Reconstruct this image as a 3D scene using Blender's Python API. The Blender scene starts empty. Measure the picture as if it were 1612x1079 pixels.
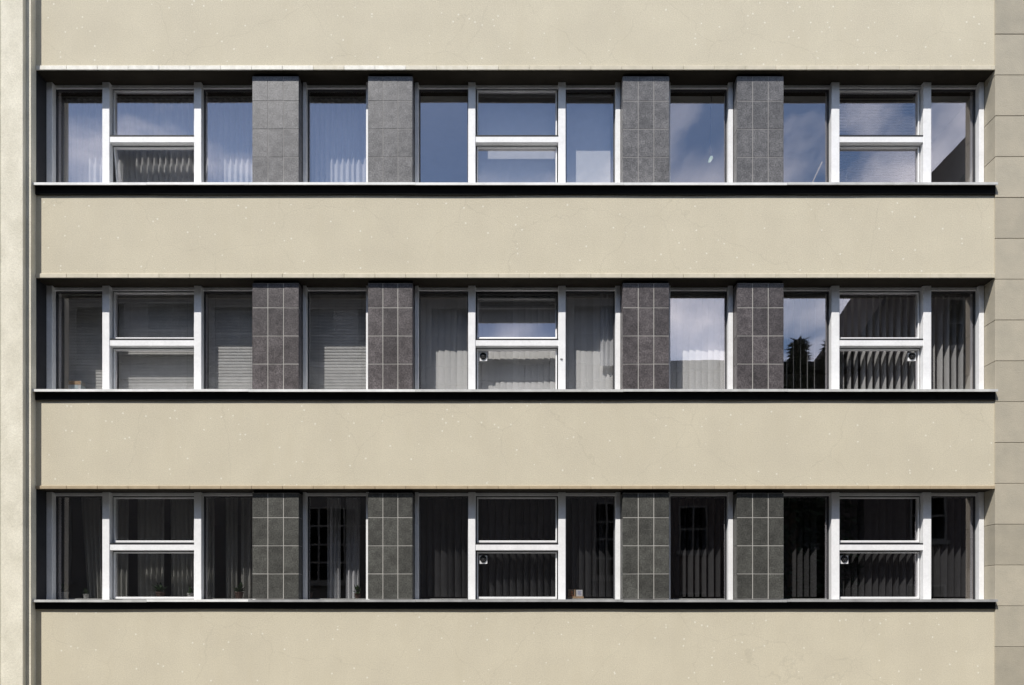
import bpy, bmesh, math, random
from mathutils import Vector, Matrix, noise
random.seed(7)
scene = bpy.context.scene
C = scene.collection
R = math.radians

# ------------------------------------------------------------------ camera, sky, sun, exposure
DIST, EYE = 12.0, 1.7                       # metres from camera to facade, eye height
cam_d = bpy.data.cameras.new('camera')
cam = bpy.data.objects.new('camera', cam_d); C.objects.link(cam)
cam.location = (0, -DIST, EYE); cam.rotation_euler = (R(90), 0, 0)
cam_d.sensor_width = 36; cam_d.lens = 36 * DIST / 16.12
cam_d.shift_y = 432.5 / 1612.0
cam_d.clip_start = .1; cam_d.clip_end = 600
scene.camera = cam

SUN = Vector((-.65, -1.0, 1.66)).normalized()          # towards the sun
EL = math.asin(SUN.z); AZ = math.atan2(SUN.x, SUN.y)   # azimuth from +y, clockwise
world = bpy.data.worlds.new('World'); scene.world = world; world.use_nodes = True
wn, wl = world.node_tree.nodes, world.node_tree.links
wn.clear()
w_out = wn.new('ShaderNodeOutputWorld'); w_bg = wn.new('ShaderNodeBackground')
sky = wn.new('ShaderNodeTexSky'); sky.sky_type = 'NISHITA'; sky.sun_disc = False
sky.sun_elevation = EL; sky.sun_rotation = AZ
sky.air_density = 1.0; sky.dust_density = .3; sky.ozone_density = 2.0
w_co = wn.new('ShaderNodeTexCoord')
w_map = wn.new('ShaderNodeMapping'); w_map.inputs['Scale'].default_value = (1, 1, 1.7)
w_no = wn.new('ShaderNodeTexNoise'); w_no.noise_dimensions = '4D'
w_no.inputs['W'].default_value = 8.8; w_no.inputs['Scale'].default_value = 3.0
w_no.inputs['Detail'].default_value = 7; w_no.inputs['Roughness'].default_value = .56
w_no.inputs['Distortion'].default_value = .5
w_rmp = wn.new('ShaderNodeValToRGB')
w_rmp.color_ramp.elements[0].position = .49; w_rmp.color_ramp.elements[0].color = (0, 0, 0, 1)
w_rmp.color_ramp.elements[1].position = .66; w_rmp.color_ramp.elements[1].color = (.9, .9, .9, 1)
w_mix = wn.new('ShaderNodeMix'); w_mix.data_type = 'RGBA'
w_mix.inputs['B'].default_value = (13, 13, 13.6, 1)    # sunlit cloud
wl.new(w_co.outputs['Generated'], w_map.inputs['Vector']); wl.new(w_map.outputs[0], w_no.inputs['Vector'])
wl.new(w_no.outputs['Fac'], w_rmp.inputs[0]); wl.new(w_rmp.outputs[0], w_mix.inputs['Factor'])
wl.new(sky.outputs[0], w_mix.inputs['A']); wl.new(w_mix.outputs['Result'], w_bg.inputs['Color'])
w_bg.inputs['Strength'].default_value = .108
wl.new(w_bg.outputs[0], w_out.inputs[0])

sun_d = bpy.data.lights.new('sun', 'SUN'); sun_d.energy = 4.6; sun_d.angle = R(.53); sun_d.color = (1, .96, .89)
sun = bpy.data.objects.new('sun', sun_d); C.objects.link(sun)
sun.rotation_euler = (-SUN).to_track_quat('-Z', 'Y').to_euler(); sun.location = (-10, -20, 30)

scene.view_settings.view_transform = 'Standard'; scene.view_settings.look = 'None'
scene.view_settings.gamma = 1; scene.view_settings.use_curve_mapping = False
scene.view_settings.exposure = .42
scene.render.engine = 'CYCLES'
scene.cycles.use_denoising = True
scene.cycles.max_bounces = 10; scene.cycles.transparent_max_bounces = 24
scene.cycles.diffuse_bounces = 5; scene.cycles.glossy_bounces = 5
scene.cycles.caustics_reflective = False; scene.cycles.caustics_refractive = False

# ------------------------------------------------------------------ materials
def mat(name, col, rough=.7, spec=.3, var=.0, var_scale=3.0, fine=0, fine_scale=120, bump=0, bump_scale=60,
        obj_var=0, metal=0, col2=None, stretch=(1, 1, 1)):
    m = bpy.data.materials.new(name); m.use_nodes = True
    n, l = m.node_tree.nodes, m.node_tree.links
    b = n['Principled BSDF']
    b.inputs['Roughness'].default_value = rough
    b.inputs['Specular IOR Level'].default_value = spec
    b.inputs['Metallic'].default_value = metal
    co = n.new('ShaderNodeTexCoord')
    mp = n.new('ShaderNodeMapping'); mp.inputs['Scale'].default_value = stretch
    geo = n.new('ShaderNodeNewGeometry')
    l.new(geo.outputs['Position'], mp.inputs['Vector'])
    last = None
    base = n.new('ShaderNodeMix'); base.data_type = 'RGBA'
    c2 = col2 or tuple(max(0, c * (1 - var)) for c in col)
    base.inputs['A'].default_value = (*col, 1); base.inputs['B'].default_value = (*c2, 1)
    nz = n.new('ShaderNodeTexNoise'); nz.inputs['Scale'].default_value = var_scale; nz.inputs['Detail'].default_value = 6
    nz.inputs['Roughness'].default_value = .6
    l.new(mp.outputs[0], nz.inputs['Vector'])
    rp = n.new('ShaderNodeMapRange'); rp.inputs['From Min'].default_value = .32; rp.inputs['From Max'].default_value = .68
    l.new(nz.outputs['Fac'], rp.inputs['Value']); l.new(rp.outputs[0], base.inputs['Factor'])
    last = base.outputs['Result']
    if fine:
        f = n.new('ShaderNodeTexNoise'); f.inputs['Scale'].default_value = fine_scale; f.inputs['Detail'].default_value = 3
        l.new(geo.outputs['Position'], f.inputs['Vector'])
        r2 = n.new('ShaderNodeMapRange'); r2.inputs['From Min'].default_value = .3; r2.inputs['From Max'].default_value = .7
        r2.inputs['To Min'].default_value = 1 - fine; r2.inputs['To Max'].default_value = 1 + fine
        l.new(f.outputs['Fac'], r2.inputs['Value'])
        mu = n.new('ShaderNodeMix'); mu.data_type = 'RGBA'; mu.blend_type = 'MULTIPLY'; mu.inputs['Factor'].default_value = 1
        l.new(last, mu.inputs['A']); l.new(r2.outputs[0], mu.inputs['B']); last = mu.outputs['Result']
    if obj_var:
        oi = n.new('ShaderNodeObjectInfo')
        r3 = n.new('ShaderNodeMapRange'); r3.inputs['To Min'].default_value = 1 - obj_var; r3.inputs['To Max'].default_value = 1 + obj_var
        l.new(oi.outputs['Random'], r3.inputs['Value'])
        mu = n.new('ShaderNodeMix'); mu.data_type = 'RGBA'; mu.blend_type = 'MULTIPLY'; mu.inputs['Factor'].default_value = 1
        l.new(last, mu.inputs['A']); l.new(r3.outputs[0], mu.inputs['B']); last = mu.outputs['Result']
    l.new(last, b.inputs['Base Color'])
    if bump:
        bz = n.new('ShaderNodeTexNoise'); bz.inputs['Scale'].default_value = bump_scale; bz.inputs['Detail'].default_value = 5
        l.new(geo.outputs['Position'], bz.inputs['Vector'])
        bp = n.new('ShaderNodeBump'); bp.inputs['Strength'].default_value = bump; bp.inputs['Distance'].default_value = .01
        l.new(bz.outputs['Fac'], bp.inputs['Height']); l.new(bp.outputs[0], b.inputs['Normal'])
    m['last'] = 0
    return m

def plaster():
    """cream render: broad warm / grey drift, faint patches and rain streaks, pale grains"""
    m = mat('cream_render', (.572, .522, .408), .9, .12, col2=(.525, .478, .376), var_scale=1.3, fine=.085, fine_scale=55,
            bump=.4, bump_scale=75)
    n, l = m.node_tree.nodes, m.node_tree.links
    b = n['Principled BSDF']; src = b.inputs['Base Color'].links[0].from_socket
    geo = n.new('ShaderNodeNewGeometry')
    # rain streaks / damp patches: noise stretched downwards
    mp = n.new('ShaderNodeMapping'); mp.inputs['Scale'].default_value = (2.0, 1, .5); l.new(geo.outputs['Position'], mp.inputs['Vector'])
    nz = n.new('ShaderNodeTexNoise'); nz.inputs['Scale'].default_value = 1.6; nz.inputs['Detail'].default_value = 8; nz.inputs['Roughness'].default_value = .65
    l.new(mp.outputs[0], nz.inputs['Vector'])
    mr = n.new('ShaderNodeMapRange'); mr.inputs['From Min'].default_value = .5; mr.inputs['From Max'].default_value = .75
    mr.inputs['To Max'].default_value = .6; l.new(nz.outputs['Fac'], mr.inputs['Value'])
    mx = n.new('ShaderNodeMix'); mx.data_type = 'RGBA'; mx.inputs['B'].default_value = (.525, .475, .365, 1)
    l.new(mr.outputs[0], mx.inputs['Factor']); l.new(src, mx.inputs['A'])
    # pale pebble grains
    vo = n.new('ShaderNodeTexVoronoi'); vo.inputs['Scale'].default_value = 11.0; vo.inputs['Randomness'].default_value = 1
    l.new(geo.outputs['Position'], vo.inputs['Vector'])
    wn_ = n.new('ShaderNodeSeparateColor'); l.new(vo.outputs['Color'], wn_.inputs[0])
    sz = n.new('ShaderNodeMath'); sz.operation = 'MULTIPLY'; sz.inputs[1].default_value = .16; l.new(wn_.outputs[1], sz.inputs[0])
    lt = n.new('ShaderNodeMath'); lt.operation = 'LESS_THAN'
    l.new(vo.outputs['Distance'], lt.inputs[0]); l.new(sz.outputs[0], lt.inputs[1])
    gt = n.new('ShaderNodeMath'); gt.operation = 'GREATER_THAN'; gt.inputs[1].default_value = .55; l.new(wn_.outputs[0], gt.inputs[0])
    mm = n.new('ShaderNodeMath'); mm.operation = 'MULTIPLY'; l.new(lt.outputs[0], mm.inputs[0]); l.new(gt.outputs[0], mm.inputs[1])
    m3 = n.new('ShaderNodeMath'); m3.operation = 'MULTIPLY'; m3.inputs[1].default_value = .55; l.new(mm.outputs[0], m3.inputs[0])
    mg = n.new('ShaderNodeMix'); mg.data_type = 'RGBA'; mg.inputs['B'].default_value = (.78, .76, .68, 1)
    l.new(m3.outputs[0], mg.inputs['Factor']); l.new(mx.outputs['Result'], mg.inputs['A'])
    wv = n.new('ShaderNodeTexNoise'); wv.inputs['Scale'].default_value = 2.5; wv.inputs['Detail'].default_value = 4; l.new(geo.outputs['Position'], wv.inputs['Vector'])
    mv = n.new('ShaderNodeVectorMath'); mv.operation = 'MULTIPLY_ADD'; mv.inputs[1].default_value = (.35, .35, .35)
    l.new(wv.outputs['Color'], mv.inputs[0]); l.new(geo.outputs['Position'], mv.inputs[2])
    cr = n.new('ShaderNodeTexVoronoi'); cr.feature = 'DISTANCE_TO_EDGE'; cr.inputs['Scale'].default_value = .55; l.new(mv.outputs[0], cr.inputs['Vector'])
    cl = n.new('ShaderNodeMapRange'); cl.inputs['From Max'].default_value = .0045; cl.inputs['To Min'].default_value = .28; cl.inputs['To Max'].default_value = 0
    l.new(cr.outputs['Distance'], cl.inputs['Value'])
    cm = n.new('ShaderNodeMath'); cm.operation = 'MULTIPLY'; l.new(cl.outputs[0], cm.inputs[0]); l.new(nz.outputs['Fac'], cm.inputs[1])
    mc = n.new('ShaderNodeMix'); mc.data_type = 'RGBA'; mc.inputs['B'].default_value = (.22, .20, .16, 1)
    l.new(cm.outputs[0], mc.inputs['Factor']); l.new(mg.outputs['Result'], mc.inputs['A'])
    l.new(mc.outputs['Result'], b.inputs['Base Color'])
    return m

def glass_mat():
    m = bpy.data.materials.new('window_glass'); m.use_nodes = True
    n, l = m.node_tree.nodes, m.node_tree.links; n.clear()
    o = n.new('ShaderNodeOutputMaterial'); mx = n.new('ShaderNodeMixShader')
    t = n.new('ShaderNodeBsdfTransparent'); t.inputs[0].default_value = (.99, .99, .99, 1)
    g = n.new('ShaderNodeBsdfGlossy'); g.inputs['Roughness'].default_value = .0; g.inputs['Color'].default_value = (1.0, .955, 1.0, 1)
    geo = n.new('ShaderNodeNewGeometry')
    nz = n.new('ShaderNodeTexNoise'); nz.inputs['Scale'].default_value = 1.7; nz.inputs['Detail'].default_value = 1
    l.new(geo.outputs['Position'], nz.inputs['Vector'])
    bp = n.new('ShaderNodeBump'); bp.inputs['Strength'].default_value = .1; bp.inputs['Distance'].default_value = .006
    l.new(nz.outputs['Fac'], bp.inputs['Height']); l.new(bp.outputs[0], g.inputs['Normal'])
    fr = n.new('ShaderNodeLayerWeight'); fr.inputs['Blend'].default_value = .5
    pw = n.new('ShaderNodeMath'); pw.operation = 'POWER'; pw.inputs[1].default_value = 5
    ad = n.new('ShaderNodeMath'); ad.operation = 'MULTIPLY_ADD'; ad.inputs[1].default_value = .8; ad.inputs[2].default_value = .188
    l.new(fr.outputs['Facing'], pw.inputs[0]); l.new(pw.outputs[0], ad.inputs[0]); l.new(ad.outputs[0], mx.inputs[0])
    l.new(t.outputs[0], mx.inputs[1]); l.new(g.outputs[0], mx.inputs[2]); l.new(mx.outputs[0], o.inputs[0])
    return m

def cloth_mat(name, col, clear):
    m = bpy.data.materials.new(name); m.use_nodes = True
    n, l = m.node_tree.nodes, m.node_tree.links; n.clear()
    o = n.new('ShaderNodeOutputMaterial')
    d = n.new('ShaderNodeBsdfDiffuse'); d.inputs[0].default_value = (*col, 1)
    t = n.new('ShaderNodeBsdfTranslucent'); t.inputs[0].default_value = (*col, 1)
    a = n.new('ShaderNodeMixShader'); a.inputs[0].default_value = .35
    tr = n.new('ShaderNodeBsdfTransparent'); b = n.new('ShaderNodeMixShader'); b.inputs[0].default_value = clear
    geo = n.new('ShaderNodeNewGeometry'); wv = n.new('ShaderNodeTexNoise'); wv.inputs['Scale'].default_value = 40
    l.new(geo.outputs['Position'], wv.inputs['Vector'])
    mr = n.new('ShaderNodeMapRange'); mr.inputs['To Min'].default_value = max(0, clear - .1); mr.inputs['To Max'].default_value = clear + .1
    l.new(wv.outputs['Fac'], mr.inputs['Value']); l.new(mr.outputs[0], b.inputs[0])
    l.new(d.outputs[0], a.inputs[1]); l.new(t.outputs[0], a.inputs[2])
    l.new(a.outputs[0], b.inputs[1]); l.new(tr.outputs[0], b.inputs[2]); l.new(b.outputs[0], o.inputs[0])
    return m

M = dict(
    wall=plaster(),
    pier=mat('pale_render', (.74, .70, .59), .85, .2, col2=(.60, .565, .465), var_scale=3.5, fine=.08, fine_scale=60, bump=.4, bump_scale=50, stretch=(1, 1, .7)),
    stone=mat('beige_stone', (.42, .378, .30), .8, .2, col2=(.355, .325, .262), var_scale=2.5, fine=.06, fine_scale=110, obj_var=.09, bump=.4, bump_scale=70),
    stone_joint=mat('stone_joint', (.27, .245, .20), .9, .1),
    edge_white=mat('white_edge_paint', (.80, .78, .72), .6, .3, col2=(.62, .60, .54), var_scale=9, obj_var=.06),
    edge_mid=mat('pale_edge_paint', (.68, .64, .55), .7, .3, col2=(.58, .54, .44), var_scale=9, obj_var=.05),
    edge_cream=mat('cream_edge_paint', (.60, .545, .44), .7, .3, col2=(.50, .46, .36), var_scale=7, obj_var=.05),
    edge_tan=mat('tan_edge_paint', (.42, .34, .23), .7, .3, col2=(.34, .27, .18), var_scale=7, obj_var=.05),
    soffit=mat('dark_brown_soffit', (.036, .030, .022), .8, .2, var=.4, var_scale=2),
    reveal=mat('shade_black_reveal', (.030, .030, .034), .55, .3, var=.3, var_scale=5),  # shade of the left stone return, put into the colour
    tile=mat('grey_stoneware_tile', (.100, .088, .090), .38, .45, col2=(.048, .041, .042), var_scale=9, fine=.55, fine_scale=48,
             obj_var=.22, bump=.10, bump_scale=40),
    tile_light=mat('pale_grey_tile', (.145, .141, .144), .38, .45, col2=(.078, .076, .078), var_scale=10, fine=.5, fine_scale=50,
                   obj_var=.1, bump=.08, bump_scale=40),
    tile_green=mat('olive_grey_tile', (.080, .080, .072), .42, .45, col2=(.044, .043, .039), var_scale=9, fine=.5, fine_scale=50,
                   obj_var=.2, bump=.1, bump_scale=40),
    grout=mat('pale_grout', (.44, .425, .40), .9, .1),
    grout_dim=mat('grey_grout', (.30, .29, .285), .9, .1),
    frame=mat('white_frame_paint', (.80, .80, .81), .45, .35, var=.1, var_scale=5, fine=.04, fine_scale=30),
    bead=mat('dark_grey_bead', (.06, .06, .065), .5, .3),
    gasket=mat('black_gasket', (.02, .02, .022), .6, .3),
    metal=mat('pale_sill_metal', (.82, .82, .81), .45, .4, col2=(.62, .62, .61), var_scale=3.5),
    metal_dull=mat('dull_sill_metal', (.60, .60, .59), .5, .4, col2=(.42, .42, .41), var_scale=4.5),
    metal_grey=mat('weathered_sill_metal', (.40, .40, .40), .5, .4, col2=(.24, .24, .24), var_scale=3.5),
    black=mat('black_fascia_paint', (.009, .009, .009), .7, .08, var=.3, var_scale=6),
    glass=glass_mat(),
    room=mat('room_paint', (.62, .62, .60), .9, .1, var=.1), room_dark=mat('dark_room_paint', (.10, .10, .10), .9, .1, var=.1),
    floor=mat('room_floor', (.26, .23, .19), .7, .2, var=.3),
    board=mat('window_board', (.50, .50, .49), .6, .3, var=.1),
    blind_white=mat('white_blind_fabric', (.84, .84, .84), .9, .1, var=.06, var_scale=20, obj_var=.07),
    blind_grey=mat('grey_slat_paint', (.78, .78, .77), .55, .3, var=.15, var_scale=8, obj_var=.05),
    blind_dim=mat('dull_slat_paint', (.17, .17, .18), .7, .2, var=.15, var_scale=8, obj_var=.1),
    blind_mid=mat('mid_grey_blind_fabric', (.60, .60, .60), .9, .1, var=.1, var_scale=10, obj_var=.06),
    blind_dark=mat('charcoal_blind_fabric', (.065, .065, .068), .9, .1, var=.15, var_scale=10, obj_var=.15),
    rail=mat('blind_rail', (.35, .35, .36), .5, .3),
    sheer=cloth_mat('white_sheer', (.88, .89, .92), .17),
    net=cloth_mat('grey_net', (.60, .60, .57), .38),
    pot=mat('brown_clay', (.085, .055, .045), .8, .2, var=.2, var_scale=12),
    pot_white=mat('white_glaze', (.40, .40, .39), .3, .5),
    leaf=mat('leaf_green', (.035, .07, .022), .5, .3, var=.5, var_scale=20),
    leaf_dark=mat('dark_leaf', (.025, .035, .022), .5, .3, var=.4, var_scale=20),
    card=mat('tan_card', (.52, .36, .23), .8, .2, var=.15, var_scale=15),
    card_white=mat('white_card', (.72, .72, .74), .7, .2, var=.05),
    paper_blue=mat('pale_blue_cover', (.55, .64, .68), .6, .3, var=.05),
    ink=mat('blue_print', (.16, .20, .52), .7, .2), orange=mat('orange_clay', (.62, .28, .14), .6, .3, var=.2, var_scale=30),
    wood=mat('bare_wood', (.50, .42, .30), .7, .2, var=.3, var_scale=20),
    glassgreen=mat('green_ornament', (.35, .62, .32), .3, .6, col2=(.80, .85, .75), var_scale=25),
    asphalt=mat('asphalt', (.055, .055, .057), .9, .2, var=.35, var_scale=1.5, fine=.3, fine_scale=80, bump=.4, bump_scale=90),
    paving=mat('concrete_paving', (.13, .127, .12), .9, .2, var=.2, var_scale=2, fine=.1, fine_scale=60, obj_var=.08),
    kerb=mat('kerb_stone', (.33, .32, .30), .85, .2, var=.2, var_scale=4),
    opp_wall=mat('grey_brown_render', (.062, .058, .054), .9, .15, var=.2, var_scale=1),
    opp_brick=mat('dark_brick', (.055, .046, .042), .9, .15, var=.3, var_scale=4),
    opp_roof=mat('dark_slate', (.032, .030, .031), 1.0, 0.0, var=.3, var_scale=6),
    opp_glass=mat('dark_window', (.028, .028, .030), .3, .5),
    opp_trim=mat('stone_trim', (.09, .087, .08), .85, .2, var=.15),
    bark=mat('bark', (.06, .045, .03), .9, .1, var=.4, var_scale=8),
    needle=mat('conifer_foliage', (.03, .05, .025), .8, .1, var=.5, var_scale=3),
)

# ------------------------------------------------------------------ mesh helpers
class MB:
    def __init__(s): s.v, s.f, s.m = [], [], []
    def box(s, x0, x1, y0, y1, z0, z1, mi=0):
        b = len(s.v)
        s.v += [(x, y, z) for z in (z0, z1) for y in (y0, y1) for x in (x0, x1)]
        for q in ((0, 2, 3, 1), (4, 5, 7, 6), (0, 1, 5, 4), (2, 6, 7, 3), (0, 4, 6, 2), (1, 3, 7, 5)):
            s.f.append(tuple(b + i for i in q)); s.m.append(mi)
        return s
    def poly(s, pts, faces, mi=0):
        b = len(s.v); s.v += [tuple(p) for p in pts]
        for q in faces: s.f.append(tuple(b + i for i in q)); s.m.append(mi)
        return s
    def prism_y(s, pts, y0, y1, mi=0):          # outline in (x,z), extruded along y
        n = len(pts); b = len(s.v)
        s.v += [(x, y0, z) for x, z in pts] + [(x, y1, z) for x, z in pts]
        s.f += [tuple(b + i for i in range(n)), tuple(b + n + i for i in reversed(range(n)))]
        s.f += [(b + i, b + n + i, b + n + (i + 1) % n, b + (i + 1) % n) for i in range(n)]
        s.m += [mi] * (n + 2); return s
    def prism_x(s, pts, x0, x1, mi=0):          # outline in (y,z), extruded along x
        n = len(pts); b = len(s.v)
        s.v += [(x0, y, z) for y, z in pts] + [(x1, y, z) for y, z in pts]
        s.f += [tuple(b + i for i in range(n)), tuple(b + n + i for i in reversed(range(n)))]
        s.f += [(b + i, b + n + i, b + n + (i + 1) % n, b + (i + 1) % n) for i in range(n)]
        s.m += [mi] * (n + 2); return s
    def tube(s, p0, p1, r0, r1, n=8, mi=0):
        p0, p1 = Vector(p0), Vector(p1); d = (p1 - p0).normalized()
        a = d.orthogonal().normalized(); c = d.cross(a); b = len(s.v)
        for p, r in ((p0, r0), (p1, r1)):
            s.v += [tuple(p + (a * math.cos(2 * math.pi * i / n) + c * math.sin(2 * math.pi * i / n)) * r) for i in range(n)]
        s.f += [(b + i, b + (i + 1) % n, b + n + (i + 1) % n, b + n + i) for i in range(n)]
        s.f += [tuple(b + i for i in reversed(range(n))), tuple(b + n + i for i in range(n))]
        s.m += [mi] * (n + 2); return s
    def lathe(s, prof, c, n=16, mi=0):
        b = len(s.v); k = len(prof)
        for r, z in prof:
            s.v += [(c[0] + r * math.cos(2 * math.pi * i / n), c[1] + r * math.sin(2 * math.pi * i / n), c[2] + z) for i in range(n)]
        for j in range(k - 1):
            for i in range(n):
                s.f.append((b + j * n + i, b + j * n + (i + 1) % n, b + (j + 1) * n + (i + 1) % n, b + (j + 1) * n + i)); s.m.append(mi)
        s.f += [tuple(b + i for i in reversed(range(n))), tuple(b + (k - 1) * n + i for i in range(n))]; s.m += [mi, mi]
        return s
    def mesh(s, name, mats):
        me = bpy.data.meshes.new(name); me.from_pydata(s.v, [], s.f); me.update()
        for m in (mats if isinstance(mats, (list, tuple)) else [mats]): me.materials.append(m)
        if any(s.m): me.polygons.foreach_set('material_index', s.m)
        bm = bmesh.new(); bm.from_mesh(me); bmesh.ops.recalc_face_normals(bm, faces=bm.faces); bm.to_mesh(me); bm.free()
        return me
    def obj(s, name, mats, parent=None, bevel=0, smooth=False):
        me = s.mesh(name, mats)
        if bevel:
            bm = bmesh.new(); bm.from_mesh(me)
            bmesh.ops.bevel(bm, geom=list(bm.edges), offset=bevel, segments=1, affect='EDGES', profile=.5)
            bm.to_mesh(me); bm.free()
        if smooth:
            me.polygons.foreach_set('use_smooth', [True] * len(me.polygons))
        return link(name, me, parent)

def link(name, me, parent=None):
    o = bpy.data.objects.new(name, me); C.objects.link(o)
    if parent: o.parent = parent
    return o
def tag(o, label, cat, group=None):
    o['label'] = label; o['category'] = cat
    if group: o['group'] = group
    return o
def empty(name, loc, label, cat, group=None):
    o = bpy.data.objects.new(name, None); C.objects.link(o); o.location = loc; o.empty_display_size = .2
    return tag(o, label, cat, group)

def X(px): return (px - 806) * .01            # facade-plane drawing units (cm) to metres
def Z(py): return EYE + (972 - py) * .01
def XD(px, y): return (px - 806) * .01 * (1 + y / DIST)   # the same for a thing standing y behind the facade

# ------------------------------------------------------------------ ground
g = MB().box(-150, 150, -150, 40, -.6, -.12).obj('street', M['asphalt']); g['kind'] = 'structure'
pv = MB().box(-60, 60, -3.2, .1, -.5, -.012).obj('pavement', M['stone_joint']); pv['kind'] = 'structure'
slab_me = MB().box(-.297, .297, -.297, .297, -.05, 0).mesh('paving_slab', M['paving'])
for i in range(48):
    for j in range(5):
        s = link('paving_slab', slab_me, pv); s.location = (-14.1 + i * .6, -2.75 + j * .6, .001 * random.random())
k = MB().box(-60, 60, -3.34, -3.205, -.5, .0).obj('kerb', M['kerb'], bevel=.015); k['kind'] = 'structure'
pv2 = MB().box(-60, 60, -17, -14, -.5, 0).obj('pavement', M['paving']); pv2['kind'] = 'structure'
k2 = MB().box(-60, 60, -13.995, -13.86, -.5, 0).obj('kerb', M['kerb'], bevel=.015); k2['kind'] = 'structure'

# ------------------------------------------------------------------ the office building
B = empty('office_building', (0, 0, 0), 'cream rendered office building with three ribbon window rows and grey tiled pillars', 'building')
XL, XR = X(57), X(1565.5)
SOF = [Z(111), Z(438), Z(770)]
SIL = [Z(292.6), Z(615.6), Z(944.3)]
BACK = 4.8
spans = [(SOF[0], Z(111) + 2.6), (SOF[1], SIL[0]), (SOF[2], SIL[1]), (-.02, SIL[2])]
EDGE_H = .065
walls = []
for i, (z0, z1) in enumerate(spans):
    w = MB().box(XL - .002, XR + .002, 0, .22, z0 + .001, z1 - .012).obj('wall', M['wall'], B)
    walls.append(w)
# edge strips along the bottom of the three upper walls, half-metre pieces
for i in range(3):
    x = XL + .002; j = 0
    while x < XR - .01:
        L = min(.485, XR - x)
        px = 100 * x + 806
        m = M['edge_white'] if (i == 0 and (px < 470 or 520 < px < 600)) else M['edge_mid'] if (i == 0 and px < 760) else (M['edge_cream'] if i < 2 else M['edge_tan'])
        d = .018 + .003 * random.random()
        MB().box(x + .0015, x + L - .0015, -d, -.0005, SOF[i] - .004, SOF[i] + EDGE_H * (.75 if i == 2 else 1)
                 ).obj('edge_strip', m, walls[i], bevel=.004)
        x += L; j += 1
# soffits, floor slabs, interiors
XI0, XI1 = XL - .05, XR + .05
for i in range(3):
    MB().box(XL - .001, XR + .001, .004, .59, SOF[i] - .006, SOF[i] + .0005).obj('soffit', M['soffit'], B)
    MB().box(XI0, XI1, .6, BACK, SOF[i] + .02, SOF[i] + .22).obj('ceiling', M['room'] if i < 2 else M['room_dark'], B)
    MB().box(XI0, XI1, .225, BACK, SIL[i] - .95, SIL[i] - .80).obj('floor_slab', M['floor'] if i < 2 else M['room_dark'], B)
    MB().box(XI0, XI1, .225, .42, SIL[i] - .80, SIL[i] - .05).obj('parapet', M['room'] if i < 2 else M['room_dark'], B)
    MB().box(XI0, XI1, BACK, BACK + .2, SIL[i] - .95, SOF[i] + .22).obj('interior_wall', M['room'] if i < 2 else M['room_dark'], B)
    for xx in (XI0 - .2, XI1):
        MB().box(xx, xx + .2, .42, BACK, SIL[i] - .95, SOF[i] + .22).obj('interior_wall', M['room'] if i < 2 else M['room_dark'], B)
    MB().box(XL + .01, XR - .01, .43, .74, SIL[i] + .005, SIL[i] + .03).obj('window_board', M['board'], B)
roof = MB().box(XL - 1.2, XR + 1.2, .23, BACK + .4, SOF[0] + 2.2, SOF[0] + 2.5).obj('roof', M['opp_roof'], B)
# left reveal: shaded side return, its shade put into the near-black colour
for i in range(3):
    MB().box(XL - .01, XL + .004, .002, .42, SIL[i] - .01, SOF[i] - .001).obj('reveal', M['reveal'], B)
# sills: pale metal lip with a black fascia under it
def wavy_band(x0, x1, y0, y1, zt, zb, amp, seed):
    n = 70; pts = []
    for a in range(n + 1):
        x = x0 + (x1 - x0) * a / n
        dz = amp * noise.noise(Vector((x * .55, seed, 0))) + amp * .4 * noise.noise(Vector((x * 2.2, seed, 3)))
        pts.append((x, dz))
    mb = MB(); v = []; f = []
    for x, dz in pts:
        v += [(x, y0, zt), (x, y0, zb + dz), (x, y1, zb + dz), (x, y1, zt)]
    for a in range(n):
        for q in range(4):
            f.append((4 * a + q, 4 * a + (q + 1) % 4, 4 * a + 4 + (q + 1) % 4, 4 * a + 4 + q))
    f += [(3, 2, 1, 0), tuple(4 * n + q for q in (0, 1, 2, 3))]
    return mb.poly(v, f)
cuts = [57, 235, 394, 655, 980, 1236, 1565.5]
for i in range(3):
    for a in range(len(cuts) - 1):
        x0, x1 = X(cuts[a]) + .0015, X(cuts[a + 1]) - .0015
        t = .038
        dz = random.uniform(-.003, .003)
        prof = [(-.092, SIL[i] + dz), (.238, SIL[i] + .004), (.238, SIL[i] - .010), (-.080, SIL[i] - .010), (-.080, SIL[i] - t + dz), (-.092, SIL[i] - t + dz)]
        m = M['metal_grey'] if (i == 2 and a >= 2) else M['metal_dull'] if (i, a) in ((1, 3), (1, 4), (1, 5), (2, 0), (0, 5)) else M['metal']
        s = MB().prism_x(prof, x0, x1).obj('sill', m, B)
    wavy_band(XL + .001, XR - .001, -.028, -.0008, SIL[i] - .0125, SIL[i] - .15, .008, i * 9.1).obj('sill_fascia', M['black'], B)

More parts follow.
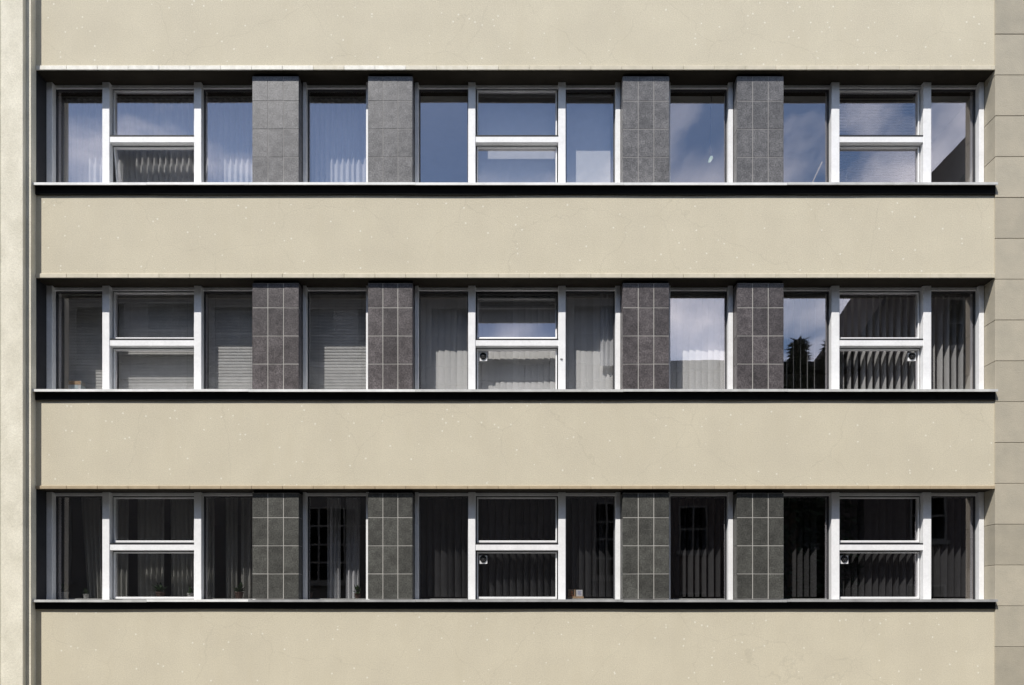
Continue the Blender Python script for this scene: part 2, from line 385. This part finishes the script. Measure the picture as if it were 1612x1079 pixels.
# pillars with tiles
PIL = [(395, 469), (578, 649), (981, 1055), (1162, 1236)]
TH = .445
def pillar(i, x0, x1):
    core = M['grout_dim'] if i == 0 else M['grout']
    tm = (M['tile_light'], M['tile'], M['tile_green'])[i]
    zt, zb = SOF[i] - .008, SIL[i] + .012
    p = MB().box(x0 + .006, x1 - .006, .0614, .45, zb, zt - .045).box(x0 + .01, x1 - .01, .10, .45, zt - .045, zt, 1).obj('pillar', [core, M['black']], B)
    w = (x1 - x0) / 3
    z = zt - .045
    gap = .0052
    first = True
    while z > zb + .02:
        z2 = max(z - (TH - .055 if first else TH), zb)
        h = (z - z2) / 2; zc = (z + z2) / 2
        for c in range(3):
            t = MB().box(-w / 2 + gap, w / 2 - gap, -.004, .005, -h + gap, h - gap).obj('tile', tm, p, bevel=.0015)
            t.location = (x0 + w * (c + .5), .0625 + random.uniform(-.0008, .0008), zc)
            t.rotation_euler = (random.uniform(-.002, .002), 0, random.uniform(-.004, .004))
        for sx, s in ((x0, -1), (x1, 1)):
            t = MB().box(-.005, .004, .07, .245, -h + gap, h - gap).obj('tile', tm, p)
            t.location = (sx - s * .004, 0, zc)
        z = z2; first = False
    return p
for i in range(3):
    for x0, x1 in PIL: pillar(i, X(x0), X(x1))

# right stone pilaster, blocks with joints; its side is the right reveal
PB = MB().box(XR + .012, XR + 6.0, -.008, .6, -.02, Z(111) + 2.6).obj('pilaster', M['stone_joint'], B)
PB['label'] = 'darker beige stone pilaster laid in courses'
py = 55.6 - 64.2 * 4
while Z(py) > .05:
    z1, z0 = Z(py) - .0035, max(Z(py + 64.2) + .0035, 0)
    MB().box(XR + .001, XR + 1.2, -.020 + random.uniform(-.002, .002), .43, z0, z1).obj('stone_block', M['stone'], PB, bevel=.004)
    for c in range(4):
        MB().box(XR + 1.207 + c * 1.2, XR + 2.4 + c * 1.2, -.020 + random.uniform(-.002, .002), .43, z0, z1).obj('stone_block', M['stone'], PB, bevel=.004)
    py += 64.2
# left piers: inner fin (front at -.13) and outer, prouder pier with an open vertical joint
FZ = Z(111) + 2.6
fin = MB().box(XL - .45, XL - .0025, -.13, .6, -.02, FZ).obj('pilaster', M['pier'], B)
ox = X(49.5)
MB().box(X(49.5) - .352, ox, -.208, -.132, -.02, FZ).obj('pilaster', M['pier'], B, bevel=.006)
MB().box(X(49.5) - 8, X(49.5) - .365, -.208, -.132, -.02, FZ).obj('pilaster', M['pier'], B, bevel=.006)

# ------------------------------------------------------------------ windows
YM, YH, YG = .25, .32, .372
WIN = [(57, 395, (147.6, 159.3, 295.1, 306.8)), (469, 578, ()), (649, 981, (735.6, 747.3, 880.5, 892.3)),
       (1055, 1162, ()), (1236, 1565.5, (1319.5, 1332.3, 1467.0, 1479.8))]
TRZ = [Z(203.8), Z(531), Z(859.7)]
def ring(mb, x0, x1, z0, z1, t, y0, y1, mi=0):
    mb.box(x0, x0 + t, y0, y1, z0, z1, mi); mb.box(x1 - t, x1, y0, y1, z0, z1, mi)
    mb.box(x0 + t, x1 - t, y0 + .001, y1 - .001, z1 - t, z1, mi); mb.box(x0 + t, x1 - t, y0 + .001, y1 - .001, z0, z0 + t, mi)
    return mb
def pane(par, x0, x1, z0, z1, tilt=0, hinge='bottom', y=YG):
    w, h = (x1 - x0) / 2, (z1 - z0) / 2
    o = MB().box(-w, w, 0, .006, -h, h).obj('pane', M['glass'], par)
    o.location = ((x0 + x1) / 2, y, (z0 + z1) / 2)
    o.rotation_euler = (random.uniform(-.0035, .0035), 0, random.uniform(-.004, .004))
    if tilt: tilt_about(o, tilt, z0 if hinge == 'bottom' else z1, y)
    return o
def tilt_about(o, a, z, y):
    T = Matrix.Translation((0, y, z)) @ Matrix.Rotation(a, 4, 'X') @ Matrix.Translation((0, -y, -z))
    o.matrix_basis = T @ (Matrix.Translation(o.location) @ o.rotation_euler.to_matrix().to_4x4())
def window(i, k):
    x0p, x1p, mul = WIN[k]
    x0, x1 = X(x0p) + .006, X(x1p) - .006
    zt, zb = SOF[i] - .008, SIL[i] - .045
    pl, pr = ((.095, .055), (.055, .06), (.06, .08), (.05, .075), (.06, .08))[k]
    f = MB()
    f.box(x0, x0 + pl, YM, .42, zb, zt); f.box(x1 - pr, x1, YM, .42, zb, zt)
    f.box(x0 + pl, x1 - pr, YH, .42, zt - .05, zt); f.box(x0 + pl, x1 - pr, YH + .02, .42, zb, zb + .03)
    wobj = f.obj('window', M['frame'], B, bevel=.004)
    zi0, zi1 = zb + .03, zt - .05
    def fixed(a, b):
        ring(MB(), a + .0005, b - .0005, zi0, zi1, .010, YG - .02, YG + .03).obj('gasket', M['gasket'], wobj)
        ring(MB(), a + .010, b - .010, zi0 + .010, zi1 - .010, .007, YG - .022, YG + .02).obj('glazing_bead', M['bead'], wobj)
        pane(wobj, a + .012, b - .012, zi0 + .012, zi1 - .012)
    def sash(a, b, z0, z1, tilt=0, hinge='bottom'):
        ring(MB(), a + .0005, b - .0005, z0, z1, .020, YG - .012, YG + .045).obj('gasket', M['gasket'], wobj)
        f_ = MB(); e, t = .018, .020
        f_.box(a + e, a + e + t, YG - .04, YG + .02, z0 + .034, z1 - e); f_.box(b - e - t, b - e, YG - .04, YG + .02, z0 + .034, z1 - e)
        f_.box(a + e + t, b - e - t, YG - .039, YG + .019, z0 + .034, z0 + .068); f_.box(a + e + t, b - e - t, YG - .039, YG + .019, z1 - e - t, z1 - e)
        s = f_.obj('sash', M['frame'], wobj, bevel=.003)
        pane(wobj, a + .030, b - .030, z0 + .045, z1 - .030, tilt, hinge)
        if tilt: tilt_about(s, tilt, z0 + .034 if hinge == 'bottom' else z1 - e, YG)
    if not mul:
        fixed(x0 + pl, x1 - pr)
    else:
        m = [X(q) for q in mul]
        for a, b in ((m[0], m[1]), (m[2], m[3])):
            MB().box(a, b, YM - .004, .42, zb + .002, zt - .002).obj('mullion', M['frame'], wobj, bevel=.005)
        tz = TRZ[i]
        MB().box(m[1], m[2], YM + .006, .42, tz - .047, tz + .047).obj('transom', M['frame'], wobj, bevel=.004)
        MB().box(m[1] + .0005, m[2] - .0005, YM + .004, .352, tz + .0475, tz + .070).obj('weather_strip', M['gasket'], wobj)
        fixed(x0 + pl, m[0]); fixed(m[3], x1 - pr)
        sash(m[1], m[2], tz + .05, zi1, R(-14) if (i, k) == (1, 2) else 0)
        sash(m[1], m[2], zi0, tz - .047, R(9) if (i, k) == (0, 0) else 0, 'top')
        hz = tz - .26
        h = MB().box(-.02, .02, -.010, 0, -.008, .008).box(-.005, .005, -.022, -.010, -.006, .006)
        if (i, k) == (1, 2):
            ho = h.obj('latch', M['rail'], wobj, bevel=.002); ho.location = (m[3] - .07, YM - .0045, hz)
        if (i, k) in ((1, 2), (1, 4), (2, 2), (2, 4)):
            vx = m[1] + .12 if (i, k) != (1, 4) else m[2] - .13
            v = MB(); s = .065; zc = tz - .19
            v.box(vx - s, vx + s, YG - .020, YG - .004, zc - s, zc + s, 0)
            v.tube((vx, YG - .034, zc + .012), (vx, YG - .0205, zc + .012), .053, .056, 20, 1)
            for q in range(6):
                an = q * math.pi / 3
                v.poly([(vx + r_ * math.cos(an + d_), YG - .0355, zc + .012 + r_ * math.sin(an + d_)) for r_, d_ in ((.012, 0), (.04, -.18), (.04, .18))], [(0, 1, 2)], 2)
            v.tube((vx, YG - .040, zc + .012), (vx, YG - .0345, zc + .012), .012, .012, 10, 2)
            v.obj('ventilator', [M['frame'], M['black'], M['bead']], wobj)
    return wobj
W = {(i, k): window(i, k) for i in range(3) for k in range(5)}

# ------------------------------------------------------------------ blinds and curtains
ROWN = ('top', 'middle', 'lowest')
def vertical_blind(i, x0, x1, m, ang, label, pitch=.108, vw=.118, y=.56, zdrop=.03, jit=4, skip=()):
    r = empty('vertical_blind', ((x0 + x1) / 2, y, SIL[i] + .03), label, 'blind', 'vertical blinds behind the windows')
    zt = SOF[i] - .008 - (SIL[i] + .03); hx = (x1 - x0) / 2
    MB().box(-hx, hx, -.025, .025, zt - .045, zt).obj('headrail', M['rail'], r)
    n = int((x1 - x0) / pitch)
    me = None
    h0, h1 = zdrop, zt - .05
    v = []; f = []
    K = 5
    for a in range(K + 1):
        u = (a / K - .5) * vw; c = .006 * (1 - (2 * a / K - 1) ** 2)
        v += [(u, -c, h0), (u, -c, h1)]
    for a in range(K): f.append((2 * a, 2 * a + 2, 2 * a + 3, 2 * a + 1))
    v2 = [(x, yy + .0012, z) for x, yy, z in v]; nb = len(v)
    f2 = [tuple(nb + q for q in reversed(t)) for t in f]
    me = MB().poly(v + v2, f + f2).mesh('vane', m)
    for q in range(n):
        if q in skip: continue
        o = link('vane', me, r); o.location = (-hx + pitch * (q + .5), random.uniform(-.004, .004), 0)
        o.rotation_euler = (random.uniform(-.004, .004), random.uniform(-.004, .004), R(ang + random.uniform(-jit, jit)))
    return r
def venetian_blind(i, x0, x1, m, label, y=.52, tilt=62, pitch=.05, drop=0):
    r = empty('venetian_blind', ((x0 + x1) / 2, y, SIL[i] + .03), label, 'blind', 'venetian blinds behind the windows')
    zt = SOF[i] - .008 - (SIL[i] + .03); hx = (x1 - x0) / 2
    MB().box(-hx, hx, -.022, .022, zt - .04, zt).obj('headrail', M['rail'], r)
    d = .056; K = 3; v = []; f = []
    for a in range(K + 1):
        u = (a / K - .5) * d; c = .004 * (1 - (2 * a / K - 1) ** 2)
        yy = u * math.cos(R(tilt)) - c * math.sin(R(tilt)); zz = u * math.sin(R(tilt)) + c * math.cos(R(tilt))
        v += [(-hx, yy, zz), (hx, yy, zz)]
    for a in range(K): f.append((2 * a, 2 * a + 1, 2 * a + 3, 2 * a + 2))
    v2 = [(x, yy + .0012, z) for x, yy, z in v]; nb = len(v)
    me = MB().poly(v + v2, f + [tuple(nb + q for q in reversed(t)) for t in f]).mesh('slat', m)
    z = zt - .07
    while z > drop + .045:
        o = link('slat', me, r); o.location = (0, 0, z)
        o.rotation_euler = (random.uniform(-.05, .05), random.uniform(-.0012, .0012), 0); z -= pitch
    MB().box(-hx, hx, -.012, .012, max(.002, z - .0), z + .018 + .002).obj('bottom_rail', m, r)
    for sx in (-.7, .7): MB().tube((sx * hx, -.03, drop + .03), (sx * hx, -.03, zt - .04), .0015, .0015, 5).obj('cord', M['rail'], r)
    return r
def curtain(i, x0, x1, m, label, y=.62, folds=16, amp=.03, z0=None, gather=0, lean=0, seed=0):
    zb = (SIL[i] - .3) if z0 is None else z0
    r = empty('curtain', ((x0 + x1) / 2, y, zb), label, 'curtain', 'curtains behind the windows')
    zt = SOF[i] - .012 - zb; hx = (x1 - x0) / 2
    MB().tube((-hx, 0, zt - .012), (hx, 0, zt - .012), .01, .01, 8).obj('curtain_rail', M['rail'], r)
    nx, nz = max(24, folds * 8), 8; v = []; f = []
    for b in range(nz + 1):
        t = b / nz
        for a in range(nx + 1):
            u = a / nx * 2 - 1
            ph = 2 * math.pi * folds * a / nx + 1.5 * noise.noise(Vector((u * 3, seed, 0)))
            am = amp * (.6 + .5 * noise.noise(Vector((u * 5, seed, t * 1.2))) + .35 * (1 - t))
            xx = u * hx * (1 - gather * (1 - t)) + lean * (1 - t)
            v.append((xx, am * math.sin(ph) + .01 * noise.noise(Vector((u * 2, t * 2, seed))), t * (zt - .02)))
    for b in range(nz):
        for a in range(nx):
            q = b * (nx + 1) + a; f.append((q, q + 1, q + nx + 2, q + nx + 1))
    MB().poly(v, f).obj('cloth', m, r, smooth=True)
    return r
def roller(i, x0, x1, m, label, y=.53):
    r = empty('roller_blind', ((x0 + x1) / 2, y, SIL[i] + .03), label, 'blind', 'roller blinds behind the windows')
    zt = SOF[i] - .008 - (SIL[i] + .03); hx = (x1 - x0) / 2
    MB().tube((-hx, 0, zt - .03), (hx, 0, zt - .03), .028, .028, 14).obj('roller_tube', M['rail'], r)
    MB().box(-hx + .02, hx - .02, .014, .016, .03, zt - .03).obj('cloth', m, r)
    MB().box(-hx + .02, hx - .02, .008, .022, .012, .0295).obj('bottom_rail', M['rail'], r)
    return r

def bays(k):
    a, b, m = WIN[k]
    return [(X(a) + .1, X(m[0])), (X(m[1]), X(m[2])), (X(m[3]), X(b) - .1)] if m else [(X(a) + .08, X(b) - .08)]
# top row
curtain(0, X(62), X(392), M['sheer'], 'long white sheer curtain across the top-row window beside the projecting pale pier', folds=34, seed=1)
curtain(0, X(474), X(574), M['sheer'], 'narrow white sheer curtain in the top-row single window between two pillars', folds=11, seed=2)
b3 = bays(2)
roller(0, b3[1][0] + .02, b3[1][1] - .02, M['blind_mid'], 'white roller blind behind the divided bay of the top-row middle window')
roller(0, b3[2][0] + .02, b3[2][1] - .01, M['blind_mid'], 'white roller blind behind the undivided bay next to a pillar, top row')
b5 = bays(4)
venetian_blind(0, b5[1][0] + .02, b5[1][1] - .02, M['blind_dim'], 'grey venetian blind behind cloud reflections in the top-row window by the stone pilaster', tilt=15)
# middle row
b1 = bays(0)
venetian_blind(1, b1[0][0], b1[0][1] - .01, M['blind_grey'], 'grey venetian blind behind the two stacked books and small plant', tilt=100, y=.72)
venetian_blind(1, b1[1][0] + .01, b1[1][1] - .01, M['blind_grey'], 'grey venetian blind behind the transomed bay next to the books', tilt=102)
venetian_blind(1, b1[2][0] + .01, b1[2][1] + .05, M['blind_grey'], 'grey venetian blind behind the bay touching the first pillar, middle row', tilt=102)
b2 = bays(1)
venetian_blind(1, b2[0][0] - .03, b2[0][1] + .05, M['blind_grey'], 'grey venetian blind alone in the middle-row single window between two pillars', tilt=102)
vertical_blind(1, X(655), X(975), M['blind_white'], 7, 'closed white vertical blind across the three-bay window in the middle of the middle row', pitch=.102, jit=3)
vertical_blind(1, X(1058), X(1160), M['blind_white'], 10, 'closed white vertical blind under a bright cloud reflection in a single window', pitch=.102, jit=3)
vertical_blind(1, b5[0][0] - .05, b5[0][1] + .02, M['blind_mid'], 72, 'edge-on vertical blind under tree reflections in the middle-row window', pitch=.115, jit=2)
vertical_blind(1, b5[1][0], b5[2][1] + .05, M['blind_mid'], -80, 'half-open grey vertical blind by the stone pilaster, middle row', pitch=.115, jit=4)
curtain(1, X(950), X(972), M['sheer'], 'narrow strip of white curtain hanging beside the third pillar', y=.47, folds=3, amp=.015, z0=SIL[1] + .55, seed=5)
# lowest row
for a, b, m_, fo, ga, le, lab in (
    (128, 158, 'net', 4, .25, .10, 'grey net curtain pulled aside next to the potted plants near the pale pier'),
    (178, 203, 'net', 3, .1, 0, 'narrow grey net curtain just past the first mullion, lowest row'),
    (217, 259, 'net', 5, .0, 0, 'grey net curtain above the brown flower pot behind the divided bay'),
    (268, 303, 'net', 5, .0, .02, 'grey net curtain hanging against the second mullion inside the divided bay'),
    (317, 338, 'net', 3, .0, 0, 'thin grey net curtain on the far side of the second mullion, lowest row'),
    (355, 374, 'net', 3, .0, 0, 'small grey net curtain between the second mullion and the first pillar, lowest row'),
    (379, 396, 'net', 2, .0, 0, 'grey net curtain hanging against the first tiled pillar, lowest row'),
    (515, 536, 'sheer', 3, .05, 0, 'pale curtain half beside a darker gap in the lowest-row single window'),
    (545, 567, 'sheer', 3, .05, -.01, 'pale curtain half next to the second pillar in the lowest-row single window')):
    yy = .74 + .02 * random.random()
    curtain(2, XD(a, yy), XD(b, yy), M[m_], lab, y=yy, folds=fo, amp=.045, gather=ga, lean=le, seed=a * .37)
vertical_blind(2, X(655), X(975), M['blind_dark'], 35, 'charcoal vertical blind behind the two small cards, lowest row', pitch=.113, jit=9)
vertical_blind(2, X(1060), X(1160), M['blind_dark'], -58, 'charcoal vertical blind in the lowest-row single window between two pillars', pitch=.113, jit=9)
vertical_blind(2, X(1240), X(1560), M['blind_dark'], -58, 'charcoal vertical blind in the lowest-row window by the stone pilaster', pitch=.113, jit=9, skip=(6, 7))

# ------------------------------------------------------------------ small things on the window boards
def plant(i, x, y, s, label, n=26, pot='pot', spread=1.0, leaf='leaf'):
    z = SIL[i] + .0302
    r = empty('potted_plant', (x, y, z), label, 'plant', 'potted plants on the window boards')
    MB().lathe([(.05 * s, 0), (.068 * s, .09 * s), (.074 * s, .09 * s), (.074 * s, .11 * s), (.064 * s, .11 * s), (.06 * s, .095 * s)], (0, 0, 0)).obj('pot', M[pot], r, smooth=False)
    rnd = random.Random(int(x * 100) + i)
    mb = MB()
    for q in range(n):
        an = rnd.uniform(0, 2 * math.pi); el = rnd.uniform(.25, 1.4); L = s * rnd.uniform(.10, .24) * spread
        base = Vector((0, 0, .095 * s)); d = Vector((math.cos(an) * math.cos(el), math.sin(an) * math.cos(el) * .7, math.sin(el)))
        side = d.cross(Vector((0, 0, 1))).normalized() * (L * .17)
        p1 = base + d * L * .5; p2 = base + d * L + Vector((0, 0, -L * .25 * math.cos(el)))
        st = base + d * L * .12
        mb.poly([base, st - side * .15, p1 - side, p2, p1 + side, st + side * .15], [(0, 1, 5), (1, 2, 4, 5), (2, 3, 4)])
    mb.obj('foliage', M[leaf], r)
    return r
def XDP(px): return XD(px, .57)
plant(2, XDP(100), .58, 1.0, 'low leafy plant in pale pot beside the pale pier, lowest row', pot='pot_white')
plant(2, XDP(136), .56, .7, 'tiny plant in pale pot under the pulled-aside net curtain', n=14, pot='pot_white')
plant(2, XDP(253), .56, 1.0, 'bushy plant in brown pot behind the lowest-row divided bay', n=34)
plant(2, XDP(300), .58, .8, 'small plant in pale pot close to the second mullion, lowest row', n=18, pot='pot_white')
plant(2, XDP(376), .58, 1.0, 'plant in brown pot against the first tiled pillar, lowest row', n=22)
plant(2, XDP(486), .58, .9, 'sparse plant with arching leaves in the lowest-row single window', n=12, spread=1.3)
plant(2, XDP(563), .58, .8, 'small green plant in front of the pale curtain by the second pillar', n=14, spread=1.2)
plant(1, XDP(122), .60, 1.25, 'dark-leaved plant in pale pot behind the two books', n=16, pot='pot_white', leaf='leaf_dark')
bx = tag(MB().box(-.12, .12, -.09, .09, 0, .10).box(-.124, .124, -.094, .094, .10, .118).obj('card_box', M['card_white'], bevel=.003), 'low white lidded box under the two stacked books', 'box')
bx.location = (XD(121, .5), .50, SIL[1] + .0302)
bk = empty('book', (XD(121, .5), .50, SIL[1] + .1484), 'pale blue book lying under a tan book on the window board', 'book', 'stacked books')
MB().box(-.10, .10, -.07, .07, .003, .075).obj('pages', M['card_white'], bk); MB().box(-.103, .103, -.073, .075, 0, .003).box(-.103, .103, -.073, .075, .075, .078).box(.1001, .104, -.073, .075, .003, .075).box(-.06, .06, -.0725, -.0702, .012, .066).obj('cover', M['paper_blue'], bk)
bk2 = empty('book', (XD(121.6, .5), .50, SIL[1] + .2268), 'tan book lying on top of a pale blue book', 'book', 'stacked books')
MB().box(-.105, .09, -.07, .065, .003, .065).obj('pages', M['card'], bk2); MB().box(-.108, .093, -.073, .068, 0, .003).box(-.108, .093, -.073, .068, .065, .069).box(.0901, .094, -.073, .068, .003, .065).obj('cover', M['pot_white'], bk2)
bk2.rotation_euler = (0, 0, R(3))
# two cards in a tan tray, lowest row
tray = tag(MB().box(-.13, .13, -.05, .05, 0, .012).box(-.13, .13, -.05, -.044, .012, .035).box(-.13, .13, .044, .05, .012, .035).box(-.13, -.124, -.044, .044, .012, .035).box(.124, .13, -.044, .044, .012, .035).obj('tray', M['card']),
           'shallow tan tray holding two cards beside a white mullion', 'tray')
tray.location = (XD(906, .5), .50, SIL[2] + .0302)
pc = MB().box(-.06, .06, -.004, .004, 0, .135, 0)
pc.lathe([(.0, 0), (.022, .004), (.03, .022), (.02, .045), (.012, .055), (.02, .068), (.018, .085), (.0, .095)], (0, -.012, .02), 12, 1)
pc_o = tag(pc.obj('picture_card', [M['card'], M['orange']]), 'tan card with an orange figure standing in the tray', 'card'); pc_o.location = (XD(900, .5), .50, SIL[2] + .0425)
wc = MB().box(-.052, .052, -.004, .004, 0, .13, 0)
for q, (a, b) in enumerate(((-.02, .03), (-.03, .035), (-.03, .02), (-.025, .03))):
    wc.box(a, b, -.0048, -.0041, .045 + q * .018, .051 + q * .018, 1)
wc_o = tag(wc.obj('note_card', [M['card_white'], M['ink']]), 'white card with blue printed lines standing in the tray', 'card'); wc_o.location = (XD(912, .5), .50, SIL[2] + .0425)
# hanging ornament in the top-row single window
orn = empty('hanging_ornament', (XD(1119, .5), .50, SOF[0] - .012), 'pale green leaf ornament hanging on a dark cord in a top-row window', 'ornament')
mb = MB(); pts = [(.0, 0, 0), (.01, 0, -.10), (-.004, 0, -.25), (-.008, 0, -.36), (-.004, 0, -1.03)]
for p, q in zip(pts[:-1], pts[1:]): mb.tube(p, q, .004, .004, 6)
mb.obj('cord', M['gasket'], orn)
MB().prism_y([(-.045, -.12), (-.005, -.11), (.035, -.045), (.03, -.005), (.0, 0), (-.03, -.05)], -.004, .004).obj('leaf', M['glassgreen'], orn, bevel=.002).location = (0, 0, -1.03)
# stick leaning in the top-row right window
st = tag(MB().box(-.011, .011, -.008, .008, 0, .66).obj('wooden_stick', M['wood'], bevel=.003), 'bare wooden stick leaning in the top-row window by the stone pilaster', 'stick')
st.location = (XD(1266, .5), .52, SIL[0] + .0302 + .004); st.rotation_euler = (R(8), R(24), 0)

# ------------------------------------------------------------------ across the street (seen mirrored in the panes)
def opp_window(par, x, z, w, h, y, cols=2, rows=2):
    f = MB(); t = .07
    f.box(x - w / 2, x + w / 2, y - .10, y - .02, z, z + h, 1)
    f.box(x - w / 2 - .12, x + w / 2 + .12, y, y + .10, z - .15, z, 0)
    ring(f, x - w / 2, x + w / 2, z, z + h, t, y - .015, y + .03)
    for c in range(1, cols): f.box(x - w / 2 + w * c / cols - t / 2, x - w / 2 + w * c / cols + t / 2, y - .014, y + .02, z + t, z + h - t, 0)
    for c in range(1, rows): f.box(x - w / 2 + t, x + w / 2 - t, y - .0145, y + .015, z + h * c / rows - t / 2, z + h * c / rows + t / 2, 0)
    return f.obj('window', [M['opp_trim'], M['opp_glass']], par)
YO = -17.0
A = empty('facing_building', (0, 0, 0), 'long flat-roofed grey-brown building across the street, mirrored in the dark panes', 'building')
MB().box(-32, 4.9, YO - 12, YO, -.12, 15.3).obj('wall', M['opp_wall'], A)
MB().box(-32.3, 5.2, YO - 12.3, YO + .5, 15.3, 15.55).box(-32.2, 5.1, YO - 12.2, YO + .3, 15.55, 15.85).obj('roof', M['opp_roof'], A)
MB().box(-32, 4.9, YO + .002, YO + .15, 7.0, 7.3).box(-32, 4.9, YO + .002, YO + .12, 10.9, 11.1).obj('cornice', M['opp_trim'], A)
for c in range(13):
    for zz, hh in ((3.2, 2.9), (8.0, 2.2), (11.7, 2.2)):
        if zz < 4 and c % 4: continue
        opp_window(A, (-29.4 if zz < 4 else -30.2) + c * 2.8, zz, 2.0, hh, YO + .02, 4 if zz < 4 else 2, 4 if zz < 4 else 2)
L_ = empty('low_house', (9.5, 0, 0), 'lower brick house across the street between taller ones, mirrored under the sky', 'building')
MB().box(-4.59, 4.7, YO - 10, YO - .5, -.12, 11.5).obj('wall', M['opp_brick'], L_)
MB().prism_x([(YO - .1, 11.4), (YO - .1, 11.72), (YO - 5.2, 12.3), (YO - 10.4, 11.6), (YO - 10.4, 11.4)], -4.58, 4.69).obj('roof', M['opp_roof'], L_)
for c in range(3):
    for zz in (1.0, 4.4, 7.8): opp_window(L_, -2.2 + c * 2.2, zz, 1.1, 1.8, YO - .48)
G = empty('gabled_house', (20.5, 0, 0), 'tall dark gabled house across the street, its roof slope mirrored in a corner pane', 'building')
MB().prism_y([(-6.78, -.12), (6.78, -.12), (6.78, 12.6), (0, 22.7), (-6.78, 12.6)], YO - 7, YO).obj('wall', M['opp_brick'], G)
MB().prism_y([(-7.05, 12.3), (0, 22.85), (7.05, 12.3), (7.05, 12.6), (0, 23.15), (-7.05, 12.6)], YO - 7.3, YO + .3).obj('roof', M['opp_roof'], G)
for zz, n in ((1, 4), (4.6, 4), (8.2, 4), (12.2, 3), (15.6, 1)):
    for c in range(n): opp_window(G, (c - (n - 1) / 2) * 2.9, zz, 1.3, 1.9, YO + .02)
def conifer(x, y, h, rad, label):
    r = empty('conifer_tree', (x, y, -.12), label, 'tree', 'conifers in front of the low house')
    MB().tube((0, 0, 0), (0, 0, h * .97), .28, .02, 9).obj('trunk', M['bark'], r)
    rnd = random.Random(int(x * 10)); mb = MB()
    for q in range(2600):
        t = rnd.random() ** .8
        z = h * (.18 + .82 * t); rr = rad * (1 - t) ** .75 * (.35 + .75 * rnd.random()) + .08
        an = rnd.uniform(0, 6.283); p = Vector((rr * math.cos(an), rr * math.sin(an), z - rr * .25))
        d = Vector((math.cos(an), math.sin(an), rnd.uniform(-.5, .4))).normalized() * rnd.uniform(.18, .42)
        s = Vector((-math.sin(an), math.cos(an), rnd.uniform(-.3, .3))) * rnd.uniform(.06, .14)
        mb.poly([p - d * .6, p + s, p + d, p - s], [(0, 1, 2, 3)])
    mb.obj('crown', M['needle'], r)
conifer(10.45, -15.4, 12.1, 1.3, 'slender conifer mirrored in the middle-row pane next to the fourth pillar')
conifer(11.7, -15.4, 12.0, 1.3, 'second conifer beside the gabled house, mirrored against the first mullion')
